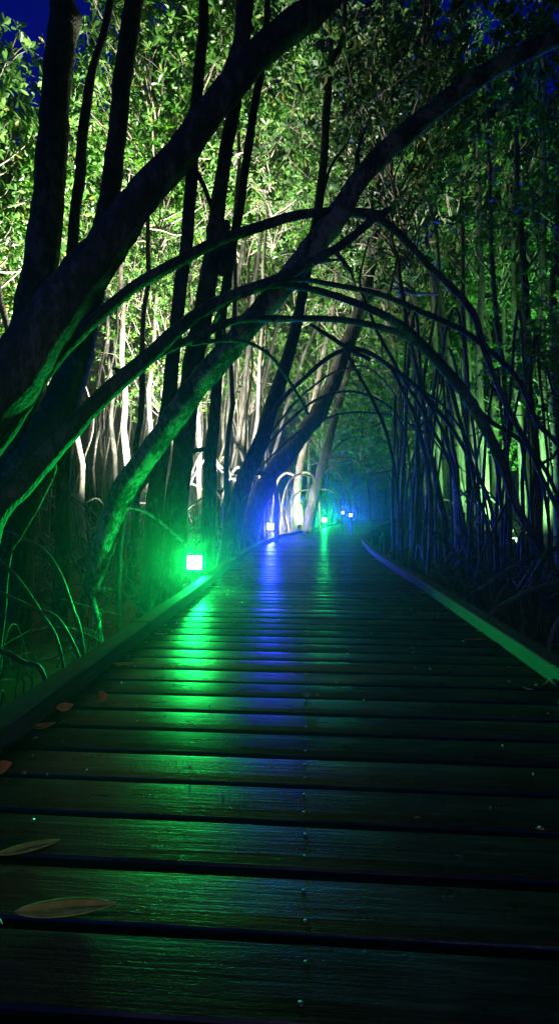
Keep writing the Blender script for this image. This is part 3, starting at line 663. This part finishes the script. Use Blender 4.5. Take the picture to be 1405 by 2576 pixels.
def put_root(t, lib, R):
    m = lib[R.randrange(6)]; far = max(v.co.length for v in m.vertices)
    for _ in range(30):
        a = R.uniform(0, 6.28); sc = R.uniform(.8, 1.2)
        if all(dist_cl(t.location.x + math.cos(a + da) * far * sc * f_, t.location.y + math.sin(a + da) * far * sc * f_) > 1.3 for da in (-.5, 0, .5) for f_ in (.5, 1)):
            obj('prop_root', m, t, (0, 0, 0), (0, 0, a), sc); return
def forest_tree(x, y, h, lean, r0, crown, pale, label, group, rs, nroots=3, limb=True, cs=1.0, tiers=()):
    z0 = ground_z(x, y); t = empty('mangrove_tree', (x, y, z0), label=label, cat='tree', group=group)
    top = Vector((lean[0], lean[1], h))
    R = random.Random(rs); g = Geo()
    b = Vector((R.uniform(-.2, .2), R.uniform(-.2, .2), 0))
    pts = [Vector((0, 0, -.1)), top * .25 + b * .6, top * .5 + b, top * .75 + b * .5, top, top + Vector((lean[0] * .15, 0, 1.6 * cs))]
    tube(g, pts, [r0 * 1.3, r0, r0 * .85, r0 * .7, r0 * .5, r0 * .2], 8 if y < 14 else 6, 4, .03, .18, rs)
    g.build('trunk', M_PALE if pale else M_BARK, t)
    for zz in tiers:
        me, mb = crown
        q = rs * 7 + int(zz * 3)
        loc = top * (zz / h) + Vector((R.uniform(-.9, .9), R.uniform(-.9, .9), 0))
        rr_ = (0, 0, R.uniform(0, 6.28)); s_ = cs * R.uniform(.75, 1.0)
        if open_sky(Vector((x, y, z0)) + loc): continue
        obj('crown', me, t, loc, rr_, s_); obj('branch', mb, t, loc, rr_, s_)
    me, mb = crown
    rz = R.uniform(0, 6.28); sc = (cs * R.uniform(.85, 1.15), cs * R.uniform(.85, 1.15), cs * R.uniform(.85, 1.2))
    if open_sky(Vector((x, y, z0)) + top + Vector((0, 0, .9 * cs))): sc = tuple(q * .6 for q in sc)
    o = obj('crown', me, t, top + Vector((0, 0, .9 * cs)), (R.uniform(-.2, .2), R.uniform(-.2, .2), rz), sc)
    o2 = obj('branch', mb, t, o.location, o.rotation_euler[:], sc)
    for k in range(nroots):
        put_root(t, ROOTS_P if pale else ROOTS, R)
    return t

# crowns of the near trees, above the picture
for i, (px, Y, z) in enumerate([(1080, 4.2, 7.6), (150, 3.2, 8.0), (300, 4.0, 8.2), (370, 2.6, 8.6), (515, 5.2, 8.8), (600, 5.6, 9.2), (680, 4.4, 9.4), (1650, 4.0, 6.4)]):
    t = NEAR[min(i, len(NEAR) - 1)]
    w = P(px, 0, Y); w.z = z
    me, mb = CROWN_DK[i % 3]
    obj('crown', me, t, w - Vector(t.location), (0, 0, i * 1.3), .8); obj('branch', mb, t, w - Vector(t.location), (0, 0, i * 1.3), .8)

R = random.Random(21)
# the lit trees just behind the dark trunks, placed one by one: px of the base, depth, height, px lean, pale trunk
LIT = [(60, 7.6, 6.3, -.5, 0), (215, 9.6, 7.2, -.6, 1), (330, 10.4, 8.4, -.2, 1), (375, 11.6, 8.6, .3, 1), (300, 11.5, 8.2, -.4, 0),
       (460, 12.4, 9.2, .4, 1), (615, 10.0, 8.8, .5, 1), (330, 7.4, 7.4, .3, 0), (560, 8.0, 8.4, .3, 0), (590, 12, 9.2, .4, 1), (560, 11.4, 9.2, 1.0, 0), (120, 10.2, 6.6, -.5, 0),
       (20, 9.0, 5.6, -.4, 0), (510, 11, 9.0, .2, 1), (165, 12.8, 8.0, -.3, 1), (430, 13.5, 9.6, .5, 0), (-90, 8.2, 5.2, -.3, 1), (-60, 12, 7.5, 0, 0)]
for i, (px, Y, h, ln, pale) in enumerate(LIT):
    x = (px - CX) / F * Y
    forest_tree(x, Y, h, (ln, R.uniform(-.3, .3)), R.uniform(.05, .085), CROWN_HI[i % 4], pale,
                'pale trunked mangrove in the white floodlight behind the dark left trunks' if pale else 'brown trunked mangrove in the white floodlight behind the dark left trunks',
                'floodlit mangroves left of the boardwalk', 500 + i, 4)
for i in range(34):
    x, y = R.uniform(-1, 15), R.uniform(31, 42)
    if dist_cl(x, y) < 2 or (3.9 < x < 5.4 and y < 35.5): continue
    forest_tree(x, y, R.uniform(7, 11), (R.gauss(0, .5), 0), R.uniform(.05, .1), CROWN_LO[i % 4], i % 2, 'slim mangrove in the dense stand closing the view past the end of the boardwalk', 'mangroves past the far bend', 1500 + i, 3, cs=1.2, tiers=(4.2, 6.5))
# the rest of the forest
placed = [((px - CX) / F * Y, Y) for px, Y, *_ in LIT]
n = 0; tries = 0
while n < 150 and tries < 9000:
    tries += 1
    y = R.uniform(6.5, 44) if R.random() < .75 else R.uniform(2, 12); 
    x = R.uniform(-1, 1) * (4 + y * .78)
    if y < 7 and abs(x) < 4.2: continue
    if dist_cl(x, y) < (2.7 if x > 1.5 and y > 9 else 2.0) or math.hypot(x + 2.05, y - 9.6) < 3.2 or math.hypot(x + 1.35, y - 14.6) < 2.4 or math.hypot(x - 4.4, y - 9.4) < 2.6: continue
    if x < 1 and y < 7.5 and x > -5: continue
    px = CX + x / y * F
    if y < 12 and 560 < px < 1000: continue
    if any((x - a) ** 2 + (y - b) ** 2 < (.75 + y * .02) ** 2 for a, b in placed): continue
    placed.append((x, y)); n += 1
    right = x > 1 + y * .12
    h = R.uniform(5.0, 8.0) + max(0, y - 10) * .16
    if right: h = R.uniform(4.2, 7.5) + max(0, y - 10) * .14
    far = y > 24
    h = max(h, min(13.5, .4 + y * R.uniform(.38, .8 if (x < -.5 * y or x > .2 * y) else .98)))
    tiers = [z for z in np.arange(h - 2.6, 3.6, -2.7) if z > (5.7 if x < 1 else 3.8) + max(0, y - 12) * .1]
    pale = R.random() < (.15 if right else .5)
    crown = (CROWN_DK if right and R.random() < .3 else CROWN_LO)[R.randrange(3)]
    if far: lab, grp = 'slim mangrove deep in the forest, one of the far trunks', 'far mangroves in the depth of the forest'
    elif right: lab, grp = 'slim mangrove in the dim green wood right of the boardwalk', 'dim mangroves right of the boardwalk'
    else: lab, grp = 'slim mangrove standing in the wood left of the boardwalk', 'mangroves left of the boardwalk'
    forest_tree(x, y, h, (R.gauss(0, .5) + (-.3 if right else .3), R.gauss(0, .3)), R.uniform(.035, .075), crown, pale, lab, grp, 900 + n, 3 if y < 26 else 1, cs=1.0 if y < 20 else 1.25, tiers=tiers)

for i, (x, y, h) in enumerate([(-2.6, -.8, 7.2), (2.9, .4, 7.4), (-3.3, -4, 7), (2.8, -4.2, 7.4), (-5.2, 1.5, 7.5), (5.4, .2, 7.5), (-2.2, -7.5, 7), (2.4, -8, 7), (0.2, -12, 7)]):  # unseen trees added so their crowns block sky light on deck and trunks
    forest_tree(x, y, h, (-x * .45, 0), .09, CROWN_DK[i % 3], 0, 'unseen mangrove added by the path, its crown blocking the sky light overhead', 'unseen mangroves added behind the viewer', 700 + i, 2, cs=1.5)
def canopy_tree(pxb, Y, pts, lib, i, label, group, cs=1.0):
    x = (pxb - CX) / F * Y; k_ = 0
    sgn = 1 if pxb > 900 else -1
    while dist_cl(x, Y) < 1.7 and k_ < 60: x += .1 * sgn; k_ += 1
    z0 = ground_z(x, Y); t = empty('mangrove_tree', (x, Y, z0), label=label, cat='tree', group=group)
    b = Vector((x, Y, z0)); q = [P(a, c, Y) - b for a, c in pts]
    for v in q: v.y += R.uniform(-.7, .7)
    q.sort(key=lambda v: v.z); g = Geo()
    mid = Vector((q[0].x * .35, q[0].y * .4, q[0].z * .5))
    tube(g, [Vector((0, 0, -.1)), mid] + [v + Vector((R.uniform(-.3, .3), 0, -.4)) for v in q], [.075, .06] + [.05 * (1 - .8 * n_ / len(q)) + .008 for n_ in range(len(q))], 8, 5, .03, .1, i)
    g.build('trunk', M_BARK, t)
    for v in q:
        if open_sky(v + b) and len(q) > 1 and v is not q[0]: continue
        me, mb = lib[R.randrange(3)]; rz = R.uniform(0, 6.28); s_ = cs * R.uniform(.85, 1.1)
        obj('crown', me, t, v, (R.uniform(-.15, .15), R.uniform(-.15, .15), rz), s_); obj('branch', mb, t, v, (0, 0, rz), s_)
    for n_ in range(4): put_root(t, ROOTS, R)
LM, GM = 'tall mangrove leaning over the boardwalk with leaves above the arches', 'tall mangroves closing over the boardwalk'
LR, GR2 = 'tall mangrove in the dim green wood on the right with several leafy tiers', 'tall tiered mangroves on the right'
for i, (pxb, Y, pts, d) in enumerate([
   (560, 11.5, [(600, 60), (640, 300), (560, 180)], 0), (590, 13.5, [(720, 90), (700, 350), (780, 240)], 0),
   (600, 15.5, [(820, 480), (760, 620), (880, 330)], 0), (640, 17, [(700, 520), (940, 560), (860, 700)], 0),
   (1080, 10.5, [(900, 110), (890, 220), (1000, 230)], 1), (1110, 12.5, [(980, 330), (1060, 420), (900, 400)], 1),
   (1150, 14.5, [(1000, 530), (1100, 600), (1050, 720)], 1), (1180, 10, [(1150, 260), (1060, 300)], 1),
   (1270, 11, [(1230, 330), (1260, 480)], 1), (1340, 12.5, [(1330, 420), (1300, 600), (1400, 540)], 1),
   (1230, 15, [(1170, 480), (1220, 700), (1150, 800)], 1), (1400, 15, [(1380, 700), (1330, 820), (1400, 330)], 1),
   (1010, 30, [(960, 960), (1010, 1060), (900, 1040)], 1), (820, 24, [(860, 900), (900, 1010), (830, 1040)], 0), (900, 37, [(900, 900), (850, 1000), (960, 1090)], 1), (1120, 27, [(1080, 1010), (1010, 900)], 1),
   (1060, 19, [(980, 780), (1040, 860), (1100, 930)], 1), (620, 19, [(720, 700), (800, 800), (660, 820)], 0)]):
    canopy_tree(pxb, Y, pts, CROWN_DK if (d and i % 4 == 0) else CROWN_LO, 300 + i, LR if d else LM, GR2 if d else GM, 1.0 + max(0, Y - 12) * .03)
# bare thin saplings and hanging roots
SAP = []
for s in range(6):
    g = Geo(); q = random.Random(s + 70); hgt = q.uniform(4.5, 8.0)
    tube(g, [Vector((0, 0, -.1)), Vector((q.uniform(-.2, .2), q.uniform(-.2, .2), hgt * .35)), Vector((q.uniform(-.4, .4), q.uniform(-.4, .4), hgt * .7)), Vector((q.uniform(-.7, .7), q.uniform(-.7, .7), hgt))], [.034, .028, .022, .012], 6, 5, .02, .15, s)
    SAP.append(mesh('sapling', g.v, g.f, M_PALE if s % 2 else M_BARK))
n = 0
while n < 280:
    y = R.uniform(7.5, 34); x = R.uniform(-1, 1) * (2 + y * .62)
    if R.random() < .4: y = R.uniform(10, 22); x = (R.uniform(40, 680) - CX) / F * y
    if dist_cl(x, y) < (2.5 if x > 1.5 and y > 9 else 1.7) or math.hypot(x + 2.05, y - 9.6) < 2.7 or math.hypot(x - 4.4, y - 9.4) < 2.2: continue
    px = CX + x / y * F
    if y < 11 and 560 < px < 960: continue
    n += 1
    rt = x > 1 + y * .12
    o = obj('mangrove_sapling', SAP[R.randrange(6)], None, (x, y, ground_z(x, y)), (0, 0, R.uniform(0, 6.28)), R.uniform(.8, 1.25))
    tag(o, 'thin leafless stem among the trunks %s of the boardwalk' % ('right' if rt else 'left'), 'sapling', 'thin bare stems %s of the boardwalk' % ('right' if rt else 'left'))

# tangles of low roots, too dense to count
def tangle(name, label, n, xr, yr, seed, mat, cond, hmax=.9, rr=(.006, .016)):
    q = random.Random(seed); g = Geo(); k = 0
    while k < n:
        y = q.uniform(*yr); x = q.uniform(xr[0], xr[1]) * (1 if xr[2] else y); cl_ = 1.28 if y < 10 or x < 1.8 else 2.1
        if dist_cl(x, y) < cl_ or not cond(x, y): continue
        a = q.uniform(0, 6.28); l = q.uniform(.3, 1.5); h = q.uniform(.15, hmax); r = q.uniform(*rr)
        x2, y2 = x + math.cos(a) * l, y + math.sin(a) * l
        if dist_cl(x2, y2) < cl_: continue
        z = ground_z(x, y)
        if q.random() < .65: pts = [(x, y, z - .05), (x + (x2 - x) * .25, y + (y2 - y) * .25, z + h * .8), (x + (x2 - x) * .6, y + (y2 - y) * .6, z + h), (x2, y2, z - .05)]
        else: pts = [(x, y, z - .05), ((x + x2) / 2 + q.uniform(-.2, .2), (y + y2) / 2, z + h * .6), (x2, y2, z + h * 1.3)]
        tube(g, pts, [r, r * .9, r * .8, r * .6][:len(pts)], 4, 3, .015, 0, k); k += 1
    o = g.build(name, mat); tag(o, label, 'roots', kind='stuff'); return o
tangle('root_tangle', 'low tangle of arching mangrove roots in the mud left of the boardwalk', 1300, (-.75, .12, 0), (5.6, 26), 1, M_ROOT, lambda x, y: x < .06 * y + .2)
tangle('root_tangle', 'low tangle of arching mangrove roots in the mud right of the boardwalk', 1200, (.15, .75, 0), (4.2, 26), 2, M_ROOT, lambda x, y: x > 1)
tangle('root_tangle', 'bright tangled roots in the white light above the large blue lamp', 620, (-.11, .07, 0), (14.2, 20.5), 3, M_PALE, lambda x, y: True, 1.7)

tangle('root_tangle', 'sparse thin roots in the mud close beside the left rail', 40, (-3.4, -1.2, 1), (2.6, 5.6), 4, M_BARK, lambda x, y: True, .5, (.004, .009))
# pencil-like breathing roots and sunken litter on the mud
g = Geo(); q = random.Random(77); k = 0
while k < 1500:
    y = 1.2 + 10 * q.random() ** 1.3; x = q.choice((-1, -1, 1)) * q.uniform(1.1, 1.5 + y * .7)
    if dist_cl(x, y) < 1.25: continue
    z = ground_z(x, y); h = q.uniform(.05, .2); rr_ = q.uniform(.003, .006); k += 1
    if q.random() < .55: tube(g, [(x, y, z - .03), (x + q.uniform(-.02, .02), y, z + h * .6), (x + q.uniform(-.03, .03), y, z + h)], [rr_ * 1.3, rr_, rr_ * .5], 4, 1)
    else:
        l = q.uniform(.03, .07); a = q.uniform(0, 6.28); ca, sa_ = math.cos(a), math.sin(a); zz = z + q.uniform(.01, .04)
        g.add([(x + ca * l, y + sa_ * l, zz), (x - sa_ * l * .4, y + ca * l * .4, zz + .012), (x - ca * l, y - sa_ * l, zz + .01), (x + sa_ * l * .4, y - ca * l * .4, zz + .015)], [(0, 1, 2), (0, 2, 3)])
tag(g.build('breathing_roots', M_ROOT, smooth=False), 'short upright breathing roots and sunken litter on the mud beside the deck', 'roots', kind='stuff')
# tall slim trunks on the right, running up into the leaves
q = random.Random(123)
for px, Y, ptop in [(1000, 12, 330), (1045, 13, 260), (1090, 10.5, 200), (1135, 9, 560), (1165, 8.4, 130), (1205, 9.5, 300), (1235, 12, 420), (1262, 8.2, 180), (1300, 10, 240), (1335, 7.8, 330), (1362, 9, 120), (1390, 8, 480), (965, 14, 420), (1185, 11, 60), (1320, 12.5, 60), (1110, 14, 350)]:
    lean = q.uniform(-70, 10); w = q.uniform(13, 22)
    x_ = (px - CX) / F * Y
    if dist_cl(x_, Y) < 1.5: continue
    near_tree('mangrove_tree', 'tall slim nearly bare trunk running up into the leaves on the right', [
        ('trunk', [G(px + 20, 0, w * 1.3, Y), (px + 12, 1180, w * 1.1, Y), (px + q.uniform(-8, 8), 950, w, Y), (px + lean * .4 + q.uniform(-8, 8), 740, w * .9, Y), (px + lean * .8, (740 + ptop) / 2, w * .75, Y), (px + lean, ptop, w * .5, Y)], 8),
        ('limb', [(px + lean * .6, 700, w * .4, Y), (px + lean * .6 + q.choice((-1, 1)) * 40, 610, w * .3, Y), (px + lean * .6 + q.choice((-1, 1)) * 55, 520, w * .2, Y)], 6)],
        group='tall slim trunks right of the boardwalk', mat=M_ROOT, knob=.12)
# the forest behind everything
def far_forest():
    rs = np.random.RandomState(5); m = 16000
    ang = rs.uniform(-1.15, 1.15, m); d = rs.uniform(46, 58, m)
    C = np.stack([np.sin(ang) * d, np.cos(ang) * d, -0.5 + rs.uniform(0, 1, m) ** 1.1 * (8 + 4 * np.sin(ang * 14) + 3 * np.sin(ang * 37))], 1)
    A = rs.normal(size=(m, 3)); A /= np.linalg.norm(A, axis=1)[:, None]; U = rs.normal(size=(m, 3))
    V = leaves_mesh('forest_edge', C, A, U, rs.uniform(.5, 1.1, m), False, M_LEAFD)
    o = obj('forest_edge', V); tag(o, 'dark mass of distant mangrove forest closing the view behind the trunks', 'forest', kind='stuff')
far_forest()

# ------------------------------------------------------------------ fallen leaves
def fleaf_mat(name, c0, c1):
    m, nt, out = newmat(name); L = nt.links.new
    tc = N(nt, 'ShaderNodeTexCoord'); n = N(nt, 'ShaderNodeTexNoise'); n.inputs['Scale'].default_value = 35; n.inputs['Detail'].default_value = 6
    r = ramp(nt, [(.35, c0), (.65, c1)]); p = N(nt, 'ShaderNodeBsdfPrincipled'); p.inputs['Roughness'].default_value = .4
    L(tc.outputs['Object'], n.inputs['Vector']); L(n.outputs[0], r.inputs[0]); L(r.outputs[0], p.inputs['Base Color']); L(p.outputs[0], out.inputs[0]); return m
M_YEL = fleaf_mat('yellow_dead_leaf', (.42, .36, .04), (.66, .56, .09))
M_ORG = fleaf_mat('brown_dead_leaf', (.40, .15, .04), (.62, .28, .08))
M_GRN = fleaf_mat('green_fresh_leaf', (.10, .28, .05), (.2, .4, .08))
def fallen(label, x, y, Lpx, rz, mat, tilt=(0, 0), curl=.25, z=0.0, Y=None, wr=.22):
    Y = Y or H * F / (y - CY) if z == 0 else Y
    pos = P(x, y, Y); pos.z = z + .004
    L = Lpx / F * Y; nu, nv = 14, 7; V = []; Fc = []
    for i in range(nu + 1):
        u = i / nu; w = L * wr * (math.sin(math.pi * min(1, u * 1.0)) ** .75) * (1 - .25 * u) + .0004
        if u > .93 or u < .04: w *= .5
        for j in range(nv + 1):
            v = j / nv * 2 - 1
            zz = curl * L * ((u - .5) ** 2) * 1.2 + abs(v) * w * .3 + .003 * math.sin(u * 7 + v * 2) * L
            V.append(((u - .5) * L, v * w, zz))
    for i in range(nu):
        for j in range(nv):
            a = i * (nv + 1) + j; Fc.append((a, a + nv + 1, a + nv + 2, a + 1))
    me = mesh('fallen_leaf', V, Fc, mat)
    o = obj('fallen_leaf', me, None, pos, (tilt[0], tilt[1], rz))
    zmin = min((o.rotation_euler.to_matrix() @ v.co).z for v in me.vertices); o.location.z = z + .003 - zmin
    md = o.modifiers.new('thick', 'SOLIDIFY'); md.thickness = .0006
    tag(o, label, 'leaf', 'fallen leaves on the boardwalk')
fallen('largest fallen leaf, olive yellow, lying flat nearest the camera at lower left', 165, 2292, 245, .10, M_YEL, (.12, 0), .10, wr=.115)
fallen('long brown and yellow leaf at the left edge of the deck, second from the camera', 72, 2138, 145, .35, M_YEL, (.1, 0), .12, wr=.12)
fallen('curled leaf showing an orange side and a bright green upper rim beside the left shadow', 254, 1765, 38, 1.2, M_ORG, (1.1, .2), .5, wr=.4)
fallen('brown leaf leaning with a green lit tip in the shade of the left rail', 162, 1787, 42, .7, M_ORG, (.8, .1), .6, wr=.3)
fallen('thin brown leaf strip lying in the shadow at the foot of the left rail', 108, 1830, 60, .3, M_ORG, (.2, 0), .4)
fallen('leaf standing upright and cut by the left edge of the picture', 2, 1945, 55, 1.3, M_ORG, (1.2, .2), .5, wr=.3)
fallen('flat brown leaf beside the left rail on the green lit planks', 308, 1674, 55, .05, M_ORG, (0, 0), .3)
fallen('small leaf pointing out of the shade of the left rail', 405, 1598, 36, -.15, M_ORG, (0, 0), .4)
fallen('pair of dark scraps close below the green lamp', 540, 1478, 24, -.1, M_ORG, (0, 0), .4)
fallen('small pale curled leaf alone in the middle of the deck', 770, 1752, 24, -.1, M_GRN, (.5, 0), .6, wr=.3)
fallen('orange brown leaf, the larger of the two before the right rail', 1195, 1612, 60, .05, M_ORG, (-.3, 0), .15)
fallen('yellowish leaf touching the right rail above the orange one', 1216, 1591, 42, -.1, M_YEL, (-.2, 0), .2)
fallen('dark leaf propped upright against the face of the right rail', 1268, 1624, 34, 1.4, M_ORG, (.9, .3), .5)
fallen('orange leaf leaning against the right rail near the right edge', 1378, 1726, 48, .8, M_ORG, (-.9, 0), .3, wr=.3)
fallen('small yellow leaf lying where the right rail has its joint', 1068, 1492, 28, -.1, M_YEL, (-.3, 0), .3)
fallen('bright green scrap left of the yellow leaf by the rail joint', 1050, 1501, 12, 0, M_GRN, (-.3, 0), .3)
fallen('yellow and brown leaf at the rail foot just after the joint', 1132, 1532, 28, .1, M_YEL, (-.3, 0), .3)
fallen('little twisted yellow leaf out on the planks near the right edge', 1325, 1735, 24, -.9, M_YEL, (.2, 0), .5, wr=.12)
fallen('green leaf cut by the right edge of the picture', 1408, 1785, 40, 1.3, M_GRN, (.9, 0), .4, wr=.35)
fallen('yellow leaf lying on top of the right rail', 1385, 1660, 26, -.2, M_YEL, (-.2, 0), .3, z=.088, Y=1.98)
fallen('dim brown leaf far along the right rail before its bend', 1003, 1444, 20, 0, M_ORG, (0, 0), .3)
fallen('dim brown leaf farthest along, beside the sharpest bend of the right rail', 940, 1408, 18, .1, M_ORG, (0, 0), .3)
# crumbs of bark and litter
g = Geo(); q = random.Random(9)
for k in range(420):
    s = s_of_Y(q.uniform(.8, 9)); o_ = (-HALF + abs(q.gauss(0, .22)) + .01) if q.random() < .5 else ((HALF - abs(q.gauss(0, .22)) - .01) if q.random() < .5 else q.uniform(-.95, .95))
    if abs(o_) > HALF - .01: continue
    c = side(s, o_); l = q.uniform(.003, .014); a = q.uniform(0, 3.14); w = l * q.uniform(.15, .6); z = .003
    ca, sa_ = math.cos(a), math.sin(a)
    g.add([(c.x + ca * l, c.y + sa_ * l, z), (c.x - sa_ * w, c.y + ca * w, z + .002), (c.x - ca * l, c.y - sa_ * l, z), (c.x + sa_ * w, c.y - ca * w, z + .004), (c.x, c.y, z + .006)], [(0, 1, 4), (1, 2, 4), (2, 3, 4), (3, 0, 4)])
o = g.build('leaf_litter', M_ORG, smooth=False); tag(o, 'crumbs of bark and leaf scattered on the planks', 'litter', kind='stuff')

# ------------------------------------------------------------------ haze
g = Geo(); box(g, (0, 40, 9), (240, 250, 22))
hm, nt, out = newmat('haze_air')
pv = N(nt, 'ShaderNodeVolumePrincipled'); pv.inputs['Color'].default_value = (.9, .95, 1, 1); pv.inputs['Density'].default_value = DENS; pv.inputs['Anisotropy'].default_value = .87
nt.links.new(pv.outputs[0], out.inputs['Volume'])
hz = g.build('haze', hm, smooth=False); tag(hz, 'thin haze added to give the lamps a glare halo', 'haze', kind='stuff')  # volume put in to imitate lens glare around the lamps
bpy.context.view_layer.update()
